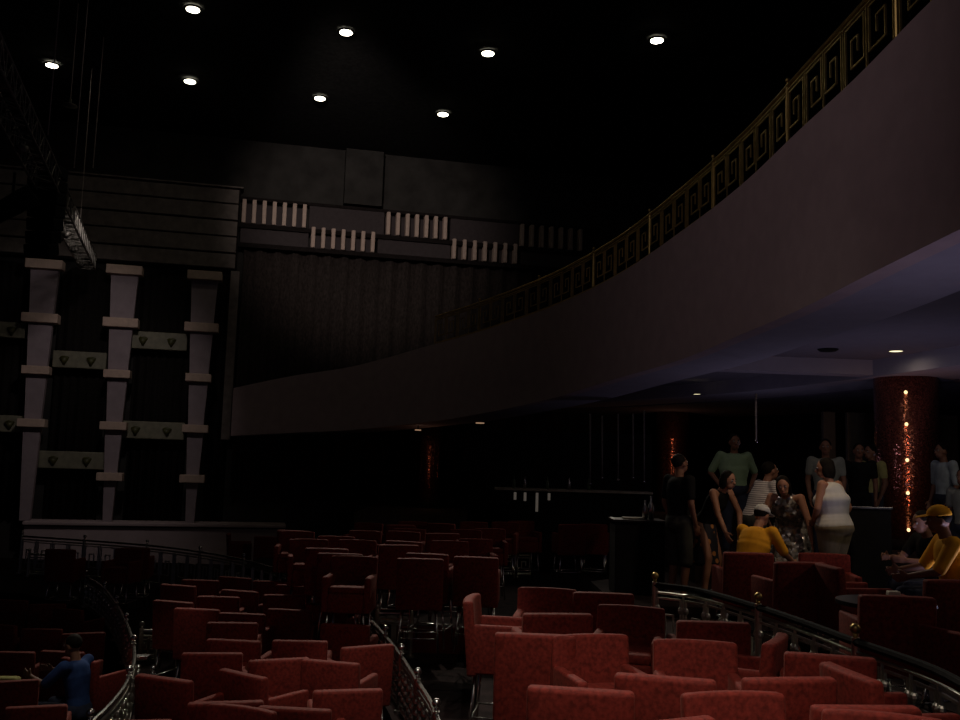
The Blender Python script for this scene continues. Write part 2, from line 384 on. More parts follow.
def sweep(o0, o1, f0, f1, i0=0, i1=None, smooth=True):
    bm = bmesh.new(); rings = []
    rng = list(range(i0, len(st) if i1 is None else i1))
    for i in rng:
        s = st[i]; n = NR[i]; z0 = f0(s); z1 = f1(s)
        rings.append([bm.verts.new((s[0]+n.x*o, s[1]+n.y*o, z)) for o, z in ((o0, z0), (o1, z0), (o1, z1), (o0, z1))])
    for a, b in zip(rings, rings[1:]):
        for k in range(4): bm.faces.new((a[k], a[(k+1) % 4], b[(k+1) % 4], b[k]))
    bm.faces.new(rings[0]); bm.faces.new(rings[-1][::-1])
    return bm
B0 = lambda k: (lambda s: s[2]+k)
T0 = lambda k: (lambda s: s[3]+k)
struct('wall_balcony', sweep(0, .25, B0(0), T0(0)), 'fascia')
LV = lambda h, k=0: (lambda s: min(H(h), s[3]-.75+k))
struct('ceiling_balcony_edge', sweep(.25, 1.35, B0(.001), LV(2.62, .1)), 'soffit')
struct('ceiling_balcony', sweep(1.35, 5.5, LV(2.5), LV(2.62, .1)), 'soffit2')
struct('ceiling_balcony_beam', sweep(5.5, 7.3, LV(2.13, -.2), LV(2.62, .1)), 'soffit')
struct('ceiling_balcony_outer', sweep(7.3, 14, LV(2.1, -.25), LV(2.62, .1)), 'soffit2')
struct('wall_right', sweep(13.5, 13.8, lambda s: H(-1.8), T0(4)), 'wall')
struct('floor_balcony', sweep(.26, 13.4, T0(-.6), T0(-.45)), 'carpet')
# radial beams
def radial(pa, pb, h0, h1, w=.5):
    bm = bmesh.new(); a = Vector(pa); b = Vector(pb); d = (b-a).normalized(); n = Vector((-d.y, d.x))*w/2
    prism(bm, [a-n, b-n, b+n, a+n], h0, h1); struct('trim_beam', bm, 'soffit')
def s_at(x, d): # nearest station
    return min(range(len(st)), key=lambda i: (Vector((st[i][0], st[i][1]))-Vector((x, d))).length)
radial((3.9, 20.3), (9.3, 20.6), H(2.17), H(2.6))
radial((1.3, 35.4), (7.4, 35.8), H(2.17), H(2.6))

# lamps
def under(px, py):            # point on the underside of the balcony seen at a pixel
    return ath(px, py, 2.5)
def downlight(px, py, h, r, m, lab, name='ceiling_downlight', grp=None, e=0, cat='light', spot=None):
    p = under(px, py) if 2.2 < h < 5 else ath(px, py, h)
    t = thing(name, lab, cat, p, 0, grp)
    bm = bmesh.new(); lathe(bm, [(r*1.12, .0), (r*1.12, -.008), (r*.98, -.01), (r*.98, 0)] if h < 5 else [(r*1.25, .0), (r*1.28, .02), (r*1.02, .03), (r*.98, -.01), (r*1.2, -.015)], 24); finish('trim_ring', bm, 'soffit2' if h < 5 else 'black', t, True)
    bm = bmesh.new(); k_ = .15 if h < 5 else 1; lathe(bm, [(r*.97, .0), (r*.9, -.035*k_), (r*.5, -.06*k_), (.001, -.065*k_)][::-1], 24); finish('lamp_disc', bm, m, t, True)
    if e:
        l = bpy.data.lights.new('downlight', 'AREA'); l.shape = 'DISK'; l.size = r*1.6; l.energy = e; l.color = (1, .84, .62)
        lo = bpy.data.objects.new('downlight', l); COL.objects.link(lo); lo.location = p-Vector((0, 0, .1))
    return t
CL = [(193, 9, 'at the top edge, left of centre'), (346, 32, 'second of the front row from left'), (488, 53, 'third of the front row from left'), (657, 40, 'rightmost, nearest to the balcony rail'),
      (52, 65, 'leftmost, beside the truss and cables'), (190, 81, 'second of the rear row'), (320, 98, 'third of the rear row'), (443, 114, 'rightmost of the rear row, lowest in the photo')]
for x, y, l in CL:
    downlight(x, y, 11.93, .19, 'lamp', 'round bright ceiling downlight, ' + l, grp='downlights in the black ceiling', e=1.6)
downlight(896, 351, 2.46, .14, 'lampw', 'round yellowish downlight under the balcony in front of the near mosaic column', 'soffit_downlight', e=1.6)
downlight(697, 394, 2.11, .11, 'lampw', 'round yellowish downlight under the balcony above the man in green', 'soffit_downlight', e=1.0)
for px, py, r, lab in ((480, 423.5, .14, 'dim orange drop light under the far balcony, right of the far column'), (418, 430.5, .1, 'tiny dim drop light under the balcony above the far column')):
    p = at(px, py, 30.5); t = thing('drop_light', lab, 'light', p)
    bm = bmesh.new(); lathe(bm, [(.001, 0), (r, 0), (r, .03), (.001, .031)], 20); finish('lamp_disc', bm, 'lampd', t, True)
    bm = bmesh.new(); bar(bm, (0, 0, .03), (0, 0, H(2.1)-p.z), .02, 8); finish('stem', bm, 'black', t, True)
# round vent / speaker in the coffer
p = under(828, 349); t = thing('ceiling_speaker', 'dark round ceiling speaker in the coffer left of the near downlight', 'speaker', p)
bm = bmesh.new(); lathe(bm, [(.2, 0), (.2, -.02), (.15, -.05), (.02, -.06)], 20); finish('grille', bm, 'black', t)

# ------------------------------------------------------------------ columns
def column(px, d, r, zt, lab, bulbs=0, glow=.6):
    p = at(px, 500, d); zb = H(-1.56)
    t = thing('mosaic_column', lab, 'column', (p.x, p.y, zb), 0)
    bm = bmesh.new(); lathe(bm, [(r*1.12, 0), (r*1.12, .18), (r*1.03, .22)], 32); finish('base', bm, 'black', t, True)
    bm = bmesh.new(); lathe(bm, [(r, .2), (r, zt-zb+.22)], 48); finish('shaft', bm, 'mosaic', t, True)
    dirc = Vector((-p.x, -p.y, 0)).normalized(); hh = zt-zb
    if bulbs:
        for k, y in enumerate((392, 424, 460, 493, 530)):
            z = at(905, y, d-r).z
            if z < zb+.1: continue
            bm = bmesh.new(); ball(bm, (dirc.x*(r+.01), dirc.y*(r+.01), z-zb), .035, (1, 1, 1.1)); finish('light_bulb', bm, 'bulb', t, True)
    # unseen point lights added in front of the column for its reddish streak
    hh = zt-zb
    for k, f in enumerate((.15, .45, .75)):
        l = bpy.data.lights.new('column_glow', 'POINT'); l.energy = glow; l.color = (1, .46, .24); l.shadow_soft_size = .04
        lo = bpy.data.objects.new('column_glow', l); COL.objects.link(lo); lo.location = Vector((p.x, p.y, zb+hh*f))+dirc*(r+.8)
column(908, 20.5, .66, H(2.0), 'thick mosaic column with a red sparkling highlight, nearest at the right', 1, 2.4)
column(672, 35, .62, H(2.0), 'mosaic column with dull red highlight behind the man in black', 0, 1.6)
column(428, 32.3, .38, H(1.2), 'thin far mosaic column with an orange streak under the balcony', 0, .5)

# ------------------------------------------------------------------ railings
def railing(name, lab, pts, zf, hgt, mrail, mcap, unit=.42, post_every=4, w=.016, grp=None, cap_r=.022, dens=8, finial=True, pr=.03, mkey=None, bead=0):
    c = catmull([Vector((p[0], p[1], zf(p) if callable(zf) else zf)) for p in pts], dens)
    L = [0]
    for a, b in zip(c, c[1:]): L.append(L[-1]+(b-a).length)
    n = max(1, round(L[-1]/unit)); un = L[-1]/n
    def pos(s):
        s = min(max(s, 0), L[-1]-1e-6)
        for i in range(len(c)-1):
            if L[i+1] >= s: return c[i].lerp(c[i+1], (s-L[i])/(L[i+1]-L[i]))
        return c[-1]
    org = pos(L[-1]/2).copy()
    t = thing(name, lab, 'railing', org, 0, grp)
    Z = Vector((0, 0, 1))
    q = lambda s, z: pos(s)-org+Z*z
    bm = bmesh.new()
    for k in range(n*2): bar(bm, q(k*un/2, hgt), q((k+1)*un/2, hgt), cap_r, 8)
    finish('handrail', bm, mcap, t)
    bm = bmesh.new()
    for k in range(n*2): bar(bm, q(k*un/2, .07), q((k+1)*un/2, .07), w, 6)
    finish('bottom_rail', bm, mrail, t)
    bm = bmesh.new()
    for k in range(n*2): bar(bm, q(k*un/2, hgt-.07), q((k+1)*un/2, hgt-.07), w*.8, 6)
    finish('upper_rail', bm, mrail, t)
    spi = [(.1, .0), (.1, 1), (.9, 1), (.9, .22), (.36, .22), (.36, .72), (.64, .72), (.64, .45)]
    lo, hi = .12, hgt-.12
    for k in range(n):
        bm = bmesh.new()
        pp = [q((k+(u if k % 2 == 0 else 1-u))*un, lo+(hi-lo)*v) for u, v in spi]
        for a, b in zip(pp, pp[1:]): flat(bm, a, b, w)
        if bead:
            for u in (.1, .9):
                for v in (.18, .5, .82): ball(bm, q((k+u)*un, lo+(hi-lo)*v), bead, (1, 1, 1.3), 8, 6)
        if (k+1) % post_every: flat(bm, q((k+1)*un, .07), q((k+1)*un, hgt-.07), w)
        finish('key_panel', bm, mkey or mrail, t)
    for k in range(0, n+1, post_every):
        bm = bmesh.new(); p = q(k*un, 0)
        bar(bm, p, p+Z*(hgt+.03), pr, 10)
        bar(bm, p, p+Z*.03, pr*1.8, 10)
        po = finish('post', bm, mrail, t, False)
        if finial:
            bm = bmesh.new(); bar(bm, p+Z*(hgt+.02), p+Z*(hgt+.06), pr*.6, 8); ball(bm, p+Z*(hgt+.06+pr), pr*1.25)
            finish('finial', bm, mcap if mcap != 'darkrail' else 'brass', po, True)
    return t
railing('tier_railing', 'shiny key-pattern railing curving along the far left seating pit', [(x, y) for x, y in railA], H(-2.85), .55, 'rail', 'chrome', .34, 5, .022, bead=.036)
railing('tier_railing', 'long key-pattern railing curving from the stage platform to the aisle steps', [(-10.5, 22.0)]+railB, H(-2.85), .85, 'rail', 'chrome', .45, 4, .022)
railing('tier_railing', 'glinting chrome railing curving beside the dark aisle at bottom centre', railB2, H(-2.5)+.002, .55, 'chrome', 'chrome', .22, 5, .018, bead=.033)
railing('tier_railing', 'dark-capped railing in front of the standing visitors, right of the red chairs', [(x-.0, y) for x, y in railC], H(-1.96), .8, 'rail', 'darkrail', .3, 5, .018, cap_r=.03, bead=.028)
bm = bmesh.new(); pl = catmull([Vector((x, y, 0)) for x, y in railC], 4)
for a, b in zip(pl, pl[1:]):
    d = (b-a).normalized(); n = Vector((d.y, -d.x, 0)); prism(bm, [(a-n*.12)[:2], (b-n*.12)[:2], (b+n*.12)[:2], (a+n*.12)[:2]], H(-2.21), H(-1.962))
struct('trim_kerb', bm, 'carpet')
# short side rails at stairs
def gate(pa, pb, zf, hgt, lab, m='rail', unit=.24):
    return railing('stair_railing', lab, [pa, ((pa[0]+pb[0])/2, (pa[1]+pb[1])/2), pb], zf, hgt, m, m, unit, 2, .02, dens=2)
a = at(346, 600, 14.2); b = at(371, 600, 14.2); gate((a.x, a.y), (b.x, b.y), H(-2.85), .86, 'short key-pattern stair rail at the gap, farther of two')
a = at(377, 620, 12.3); b = at(411, 620, 12.3); gate((a.x, a.y), (b.x, b.y), H(-2.5), .54, 'short key-pattern stair rail at the aisle head, nearer of two')
a = at(141, 640, 13.3); b = at(157, 640, 13.3); gate((a.x, a.y), (b.x, b.y), H(-2.85), .4, 'small stair rail beside left pit railing, upper of two', unit=.12)
a = at(137, 690, 11.0); b = at(152, 690, 11.0); gate((a.x, a.y), (b.x, b.y), H(-2.85), .32, 'small bright stair rail beside left pit railing, lower of two', 'chrome', unit=.1)
a = at(486, 570, 18.6); b = at(531, 570, 18.6); gate((a.x, a.y), (b.x, b.y), H(-2.2), .5, 'small gold-topped railing section standing beyond the middle chairs', unit=.3)
a = at(28, 566, 21.5); b = at(61, 566, 21.5); gate((a.x, a.y), (b.x, b.y), H(-2.85), .5, 'small dark railing section in front of the stage platform left end', unit=.3)
# bright step nosing
for x, y, d, w, lab in ((142, 657, 11.6, .18, 'bright upper metal step edge beside the left pit railing'), (142, 686, 10.9, .17, 'bright lower metal step edge, beside the left pit railing')):
    p = at(x, y, d); t = finish('step_edge', (lambda b: (box(b, (0, 0, 0), (w, .12, .045), None, .01), b)[1])(bmesh.new()), 'steel', None, False, p)
    tag(t, lab, 'step edge'); 
# balcony rail: gold
bp = [(s[0]+n.x*.12, s[1]+n.y*.12, s[3]) for s, n in zip(st, NR)]
sel = [bp[i] for i in range(6, len(bp)-18, 3)]
zs = {(round(p[0], 4), round(p[1], 4)): p[2] for p in sel}
railing('balcony_railing', 'gold key-pattern railing running along the top of the curved balcony', [(p[0], p[1]) for p in sel], lambda p: zs[(round(p[0], 4), round(p[1], 4))]+.002, .92, 'brass', 'brass', .62, 5, .024, cap_r=.03, dens=3)

# ------------------------------------------------------------------ chairs
def make_chair(name, leg, label):
    t = thing(name, label, 'chair', (0, 0, 0))
    o = .55-leg
    def vb(n, c, s, bev, tilt=0):
        bm = bmesh.new(); box(bm, (0, 0, 0), s, None, bev, 3)
        bmesh.ops.transform(bm, matrix=Matrix.Translation((c[0], c[1], c[2]-o)) @ Matrix.Rotation(tilt, 4, 'X'), verts=bm.verts)
        return finish(n, bm, 'velvet', t, True)
    vb('seat', (0, .03, .645), (.40, .46, .21), .025)
    vb('seat_cushion', (0, .03, .78), (.395, .42, .08), .03)
    # backrest: gently curved slab
    bm = bmesh.new(); box(bm, (0, 0, 0), (.53, .085, .58), None, .022, 3)
    bmesh.ops.subdivide_edges(bm, edges=[e for e in bm.edges if abs(e.verts[0].co.x-e.verts[1].co.x) > .3], cuts=7)
    for v in bm.verts: v.co.y += .35*v.co.x**2; v.co.z -= .12*v.co.x**2
    bmesh.ops.transform(bm, matrix=Matrix.Translation((0, -.235, .82-o)) @ Matrix.Rotation(R(5), 4, 'X'), verts=bm.verts)
    finish('backrest', bm, 'velvet', t, True)
    for s in (-1, 1): vb('armrest', (s*.232, .035, .735), (.07, .46, .38), .02)
    for sx in (-1, 1):
        for sy in (-1, 1):
            bm = bmesh.new(); bar(bm, (sx*.235, .02+sy*.225, 0), (sx*.19, .02+sy*.19, leg), .012, 8, .016)
            finish('leg', bm, 'chrome', t, True)
    bm = bmesh.new(); z = leg*.38; a = .222; b = .205
    for p, q in (((-a, .02-b), (a, .02-b)), ((a, .02-b), (a, .02+b)), ((a, .02+b), (-a, .02+b)), ((-a, .02+b), (-a, .02-b))): bar(bm, (*p, z), (*q, z), .008, 6)
    finish('foot_rail', bm, 'chrome', t, True)
    return t
tall = make_chair('bar_chair', .55, 'x'); low = make_chair('lounge_chair', .27, 'x')
KIDS[tall.name] = kids(tall); KIDS[low.name] = kids(low)
CH = []
def put(kind, x, y, h, rz, label, group=None): CH.append([kind, Vector((x, y)), h, rz, label, group])
def put_px(kind, px, py, h, rz, label, group=None, top=None):
    top = h+(1.1 if kind == 't' else .82) if top is None else top
    p = ath(px, py, top)
    put(kind, p.x, p.y, h, rz, label, group)
def place_all():
    rails = []
    for pts in (railA, [(-10.5, 22.0)]+railB, railB2, railC):
        c = catmull([Vector((p[0], p[1], 0)) for p in pts], 10); rails.append([q.to_2d() for q in c])
    for it in range(120):
        mv = [Vector((0, 0)) for _ in CH]
        for i in range(len(CH)):
            for j in range(i+1, len(CH)):
                if abs(CH[i][2]-CH[j][2]) > .3: continue
                d = CH[i][1]-CH[j][1]; L = d.length
                if L < .595:
                    d = d.normalized() if L > 1e-4 else Vector((1, 0)); mv[i] += d*(.595-L)*.3; mv[j] -= d*(.595-L)*.3
            for rl in rails:
                q = min(rl, key=lambda v: (v-CH[i][1]).length_squared); d = CH[i][1]-q
                if d.length < .42: mv[i] += d.normalized()*(.42-d.length)*.5
        for c, m in zip(CH, mv): c[1] += m
    used = set()
    for kind, p, h, rz, label, group in CH:
        src = tall if kind == 't' else low; loc = (p.x, p.y, H(h))
        if kind not in used:
            used.add(kind); src.location = loc; src.rotation_euler = (0, 0, R(rz)); src['label'] = label
            if group: src['group'] = group
        else: copy_tree(src, loc, R(rz), label, group)
# right block on the -2.2 level: rz 0 = back of the chair towards the camera
RB = [
 (604, 682, -8, 'bright red velvet bar chair at the bottom edge, brightest and nearest'),
 (568, 634, -4, 'red velvet bar chair seen from behind, just left behind the brightest chair'),
 (506, 600, -97, 'red velvet bar chair standing at the aisle edge, seen from its side'),
 (546, 608, 8, 'red velvet bar chair between the aisle-edge chair and the one seen from behind'),
 (618, 642, -165, 'red velvet bar chair directly behind the brightest front chair, tilted top'),
 (685, 670, -12, 'red velvet bar chair right of the brightest chair, backrest towards the viewer'),
 (668, 703, 24, 'red velvet bar chair with slanting bright top at the bottom, right of brightest'),
 (757, 674, 10, 'wide red velvet bar chair at the middle of the right block, lower rows'),
 (742, 635, 62, 'red velvet bar chair with long slanting top, below the dark-capped rail'),
 (694, 616, -3, 'dark red bar chair close in front of the left end of the dark-capped rail'),
 (664, 648, 175, 'dark red bar chair between the front chairs and the rail, facing the viewer'),
 (822, 648, -14, 'red velvet bar chair pushed against the dark-capped rail, right half'),
 (822, 693, 5, 'dark red bar chair at the bottom right, in front of the rail post'),
 (760, 706, -170, 'red bar chair at the bottom edge, second from the slanting bright one'),
 (903, 672, -80, 'narrow red bar chair just right of the thick rail post, seen sideways'),
 (936, 712, -20, 'dark red bar chair in the bottom right corner'),
 (640, 612, 165, 'dim red bar chair in the back row of the right block, centre'),
 (596, 590, -4, 'dim maroon bar chair at the far left back of the right block'),
 (552, 592, 172, 'dim maroon bar chair behind the chair beside the aisle, farther back'),
 (875, 716, 165, 'red bar chair cut by the bottom edge, left of the corner chair'),
]
for x, y, rz, l in RB: put_px('t', x, y, -2.2, rz, l)
# low chairs on the upper level
UB = [(742, 551, 0, 'dark red lounge chair behind the man in white cap'), (788, 560, 10, 'dark red lounge chair below the woman in sequins'), (829, 556, 172, 'dark red lounge chair below the woman in white tank top'),
      (868, 594, -5, 'dark red lounge chair below the table with white paper'), (938, 577, 6, 'dark red lounge chair behind the seated man in yellow cap'), (945, 600, 20, 'very dark lounge chair at the right edge behind the railing'),
      (852, 566, -85, 'dark red lounge chair seen sideways left of the table with paper')]
for x, y, rz, l in UB: put_px('l', x, y, -1.68, rz, l)
# left block, level -2.85
LB = [(184, 672, -22, 'dark red bar chair at the lower left beside the pit railing steps'), (238, 699, 14, 'dark red bar chair at the bottom, second from the pit railing steps'), (216, 648, 8, 'dim red bar chair behind the one beside the pit railing steps'),
      (266, 668, -35, 'dark red bar chair with slanted top in the left block centre'), (236, 619, 6, 'dim bar chair with bright-edged back in the left block, upper rows'), (250, 636, -5, 'dim bar chair in the left block, just below the bright-edged one'),
      (303, 637, 3, 'dim bar chair in the left block in front of the aisle railing, upper'), (288, 655, 22, 'dim red bar chair left block, middle row, angled left'), (327, 656, -14, 'dim red bar chair left block, middle row, angled right'),
      (345, 683, 14, 'red bar chair nearest to the chrome aisle railing, bottom'), (295, 702, -5, 'red bar chair at the bottom left of the chair nearest to the aisle railing'), (340, 714, -12, 'red bar chair cut by the bottom edge beside the aisle railing'),
      (352, 621, -5, 'dim red bar chair in front of the stair rail gap'), (350, 641, 30, 'dim red bar chair between stair rail gap and the chrome aisle railing'), (163, 712, 10, 'red bar chair at the bottom edge under the pit steps'),
      (255, 610, -4, 'very dim bar chair in the left block, fourth row up'), (205, 712, 160, 'very dim bar chair at the bottom edge of the left block')]
for x, y, rz, l in LB: put_px('t', x, y, -2.85, rz, l)
g = 'dim chairs in the far rows of the left block'
for x, y in ((300, 606), (325, 603), (280, 592), (250, 590), (222, 594), (205, 606), (298, 583), (270, 579), (243, 577), (215, 578), (190, 583), (192, 598)):
    put_px('t', x, y, -2.85, random.uniform(-20, 20), 'nearly black bar chair in the far rows of the left seating block', g)
# silhouettes in front of the platform
put_px('t', 82, 548, -2.85, 0, 'black chair silhouette at left in front of the pale platform')
put_px('t', 107, 551, -2.85, 175, 'black chair silhouette second from left in front of the pale platform')
put_px('t', 138, 547, -2.85, 8, 'black chair silhouette near the middle of the pale platform')
put_px('t', 240, 534, -2.85, -75, 'black chair silhouette at the right end of the pale platform')
put_px('t', 268, 536, -2.85, 5, 'black chair silhouette just past the right end of the pale platform')
g = 'very dim chairs in the left pit'
for x, y in ((20, 598), (50, 602), (80, 607), (12, 622), (48, 626), (84, 630), (28, 648), (66, 648), (12, 676), (104, 655), (40, 700)):
    put_px('t', x, y, -3.45, random.uniform(-25, 25), 'nearly black bar chair in the seating pit at the far left', g, top=-2.35)
g = 'dim chairs of the middle section'
for x, y in ((376, 558), (402, 556), (434, 554), (466, 555), (350, 552), (330, 547)):
    put_px('t', x, y, -2.2, random.choice([0, 180])+random.uniform(-15, 15), 'dim maroon bar chair with thin chrome legs in the nearest middle row', 'nearest middle row of chairs')
for x, y in ((310, 541), (335, 538), (362, 542), (390, 543), (418, 541), (445, 542), (472, 541), (300, 532), (325, 530), (352, 532), (380, 532), (408, 531), (436, 532), (463, 531), (490, 530), (370, 524), (395, 524), (420, 523), (445, 523), (470, 523), (500, 523), (525, 522)):
    put_px('t', x, y, -2.2, random.choice([0, 180])+random.uniform(-20, 20), 'nearly black bar chair farther back in the middle seating', g)
put('t', at(568, 570, 18.0).x, 18.0, -2.2, 10, 'dim chair with chrome legs, left of the pair before the bar')
put('t', at(594, 570, 18.3).x, 18.3, -2.2, -12, 'dim chair with chrome legs, right of the pair before the bar')

place_all()
# ------------------------------------------------------------------ tables
def table(x, y, h, r, hh, lab):
    t = thing('round_table', lab, 'table', (x, y, H(h)))
    bm = bmesh.new(); lathe(bm, [(r, hh-.03), (r*1.01, hh-.015), (r, hh)], 32); finish('tabletop', bm, 'blackg', t, False)
    bm = bmesh.new(); lathe(bm, [(.035, .03), (.03, hh-.03)], 16); finish('pedestal', bm, 'chrome', t, True)
    bm = bmesh.new(); lathe(bm, [(.24, 0), (.22, .02), (.04, .05)], 24); finish('base', bm, 'chrome', t, True)
    return t
p = at(885, 580, 7.3); table(p.x, p.y, -1.68, .36, .72, 'dark round table under the seated man in yellow and a paper')
bm = bmesh.new(); box(bm, (0, 0, .05), (.09, .06, .1), None, .008); o = finish('napkin_holder', bm, 'paper', None, False, (at(893, 578, 7.12).x, 7.12, H(-.96))); tag(o, 'small white paper napkin holder on the dark table', 'napkin holder')
p = at(600, 0, 8.4); 

# ------------------------------------------------------------------ bar and counters
t = thing('bar_counter', 'long dark bar with a pale worktop edge under the balcony', 'bar', (2.1, 20.6, H(-1.56)))
bm = bmesh.new(); box(bm, (0, 0, .5), (3.3, .6, 1.0), None, .01); finish('front_panel', bm, 'black', t)
bm = bmesh.new(); box(bm, (0, -.03, 1.02), (3.4, .72, .05), None, .012); finish('worktop', bm, 'barw', t)
for px, zz in ((515, .16), (525, .18), (537, .4), (549, .15)):  # glowing tubes stand in for white glints below the worktop
    q = at(px, 500, 20.25); bm = bmesh.new(); bar(bm, (q.x-2.1, -.34, .96), (q.x-2.1, -.34, .96-zz), .028, 8); finish('glint_tube', bm, 'tube', t, True)
p0 = Vector(t.location)
bm = bmesh.new(); box(bm, (0, 3.2, 1.2), (4.6, .4, 2.4), None, .01); o = finish('back_bar', bm, 'black', None, False, p0); tag(o, 'tall black back bar cabinet behind the long bar', 'cabinet')
for i, (x, y) in enumerate(((514, 500), (525, 501), (548, 502), (570, 499), (590, 498))):
    q = at(x, y, 20.2)
    bm = bmesh.new(); lathe(bm, [(.035, 0), (.035, .16), (.012, .2), (.012, .26)], 12); o = finish('bottle', bm, 'steel' if i % 2 else 'glass', None, True, (q.x, 20.45, H(-.514)))
    tag(o, 'small upright bottle glinting on the long bar worktop', 'bottle', 'bottles on the long bar')
for k, (x, y0, y1) in enumerate(((590, 428, 484), (602, 430, 478), (618, 428, 480), (633, 428, 478), (644, 425, 482), (756, 410, 441))):
    d = 19.5 if x < 700 else 17
    a = at(x, y0, d); b = at(x, y1, d)
    rodt = thing('hanging_rod', 'slender pale rod hanging over the visitors, near the man in green' if x > 700 else 'thin faint rod hanging above the bar, under the balcony', 'pendant', a, 0, None if x > 700 else 'hanging rods over the bar')
    bm = bmesh.new(); bar(bm, (0, 0, .3), (b-a), .018, 8); finish('tube', bm, 'cable' if x > 700 else 'rod', rodt, True)
    bm = bmesh.new(); ball(bm, (b-a), .03); finish('tip', bm, 'steel', rodt, True)
# service desk left of man in black
q = at(637, 519, 12.0)
t = thing('service_desk', 'black service desk with pale tray top left of the man in black', 'desk', (q.x-.0, 12.0, H(-1.56)))
hh = q.z-H(-1.56)
bm = bmesh.new(); box(bm, (0, 0, hh/2-.02), (.62, .5, hh-.04), None, .01); finish('body', bm, 'black', t)
bm = bmesh.new(); box(bm, (-.0, 0, hh-.015), (.66, .55, .03), None, .006); finish('desktop', bm, 'blackg', t)
bm = bmesh.new(); box(bm, (0, 0, .012), (.26, .2, .02), None, .006); o = finish('tray', bm, 'barw', None, False, (at(633, 517, 11.95).x, 11.95, q.z+.002)); tag(o, 'small pale tray on the black service desk', 'tray')
for x, hgt, m in ((642, .24, 'steel'), (648, .3, 'steel')):
    bm = bmesh.new(); lathe(bm, [(.035, 0), (.038, .6*hgt), (.013, .75*hgt), (.013, hgt)], 12); o = finish('bottle', bm, m, None, True, (at(x+3, 518, 11.9).x, 11.9, q.z+.002))
    tag(o, 'shiny metal bottle on the service desk, %s of two' % ('shorter' if x == 642 else 'taller'), 'bottle')
# black counter right of the woman in white
q = at(862, 507, 11.5)
t = thing('side_counter', 'black counter with a shiny steel edge right of the woman in white tank top', 'counter', (q.x, 11.5, H(-1.56)))
hh = q.z-H(-1.56)
bm = bmesh.new(); box(bm, (0, 0, hh/2), (.5, .5, hh-.02), None, .01); finish('body', bm, 'black', t)
bm = bmesh.new(); box(bm, (0, -.25, hh), (.52, .03, .03), None, .006); finish('steel_edge', bm, 'steel', t)
# wood panels in the outer wall
for a, b, lab in ((822, 835, 'left'), (846, 874, 'middle'), (925, 957, 'right')):
    pa = at(a, 430, 21.9); pb = at(b, 430, 21.9)
    bm = bmesh.new(); box(bm, (0, 0, 1.5), (pb.x-pa.x, .12, 3.0), None, .02)
    o = finish('wood_screen', bm, 'panel', None, False, ((pa.x+pb.x)/2, 21.9, H(-1.56))); tag(o, 'dark brown wooden screen by the near column, %s of three' % lab, 'screen')

# ------------------------------------------------------------------ truss, speaker, cables
A = ath(-60, -40, 6.4); B = ath(88, 262, 6.4); d = (B-A); L = d.length; dn = d.normalized(); sd = Vector((dn.y, -dn.x, 0)); Z = Vector((0, 0, 1))
t = thing('lighting_truss', 'steel lattice lighting truss hanging from the ceiling at top left', 'truss', (A+B)/2)
w = .24; cs = [(-w, -w), (w, -w), (w, w), (-w, w)]; O = (A+B)/2
P = lambda s, c: A+dn*s+sd*c[0]+Z*c[1]-O
for c in cs:
    bm = bmesh.new(); bar(bm, P(0, c), P(L, c), .028, 8); finish('chord', bm, 'truss', t, True)
n = int(L/.48)
bm = bmesh.new()
for k in range(n):
    s0 = k*L/n; s1 = (k+1)*L/n
    for i in range(4):
        a, b = cs[i], cs[(i+1) % 4]
        bar(bm, P(s0, a if k % 2 else b), P(s1, b if k % 2 else a), .013, 6, cap=False); bar(bm, P(s1, a), P(s1, b), .013, 6, cap=False)
finish('lattice', bm, 'truss', t)
for s in (.15, .85):
    p = A+d*s
    bm = bmesh.new(); bar(bm, p+Z*w, Vector((p.x, p.y, CEIL)), .012, 6)
    o = finish('truss_cable', bm, 'cable', None); tag(o, 'steel cable holding the %s end of the lighting truss' % ('far' if s > .5 else 'near'), 'cable')
# speaker array under the truss
q = at(44, 215, 22.0)
t = thing('speaker_array', 'black hanging speaker array below the lighting truss, left of the siding', 'speaker', q)
for k in range(7):
    z = 1.05-k*.33; y = -.02*k*k*.5
    bm = bmesh.new(); box(bm, (.03*k, y, z), (.78-.03*k, .55, .29), Matrix.Rotation(R(3*k), 3, 'X'), .03); finish('speaker_box', bm, 'black', t)
bm = bmesh.new(); bar(bm, (0, 0, 1.2), (0, 0, ath(44, 215, 5).z*0+H(6.3)-q.z), .03, 6); finish('bracket', bm, 'black', t)
q = at(12, 205, 20.5)
t = thing('stage_light', 'black stage light hanging at the left edge beside the speaker array', 'stage light', q)
bm = bmesh.new(); bar(bm, (-.45, -.1, -.35), (.42, .1, .3), .2, 16, .26); finish('housing', bm, 'black', t, True)
bm = bmesh.new(); bar(bm, (0, 0, .1), (0, 0, H(6.2)-q.z), .03, 6); finish('yoke', bm, 'black', t)
# small lanterns clamped on the truss
for k, s in enumerate((.34, .62, .72, .82, .93)):
    p = A+d*s+Vector((0, 0, -.32))
    t = thing('truss_lantern', 'small metal lantern clamped on the truss, number %s along it from the top' % ['one', 'two', 'three', 'four', 'five'][k], 'stage light', p)
    bm = bmesh.new(); bar(bm, (0, -.14, -.08), (0, .1, .02), .09, 12, .07); finish('can', bm, 'truss', t, True)
    bm = bmesh.new(); bar(bm, (0, 0, 0), (0, 0, .16), .02, 6); finish('clamp', bm, 'steel', t, True)
for k, (x0, x1, y1) in enumerate(((60, 48, 135), (89, 74, 168), (109, 93, 168))):
    dd = 20
    b = at(x1, y1, dd+3*k); top = ath(x0, 0, 11.9)
    bm = bmesh.new(); bar(bm, b, Vector((b.x+.02, b.y, CEIL)), .014, 6)
    o = finish('rigging_cable', bm, 'cable', None); tag(o, 'thin vertical rigging cable in front of the dark ceiling, %s of three' % ('left', 'middle', 'right')[k], 'cable')
q = at(70, 106, 24)
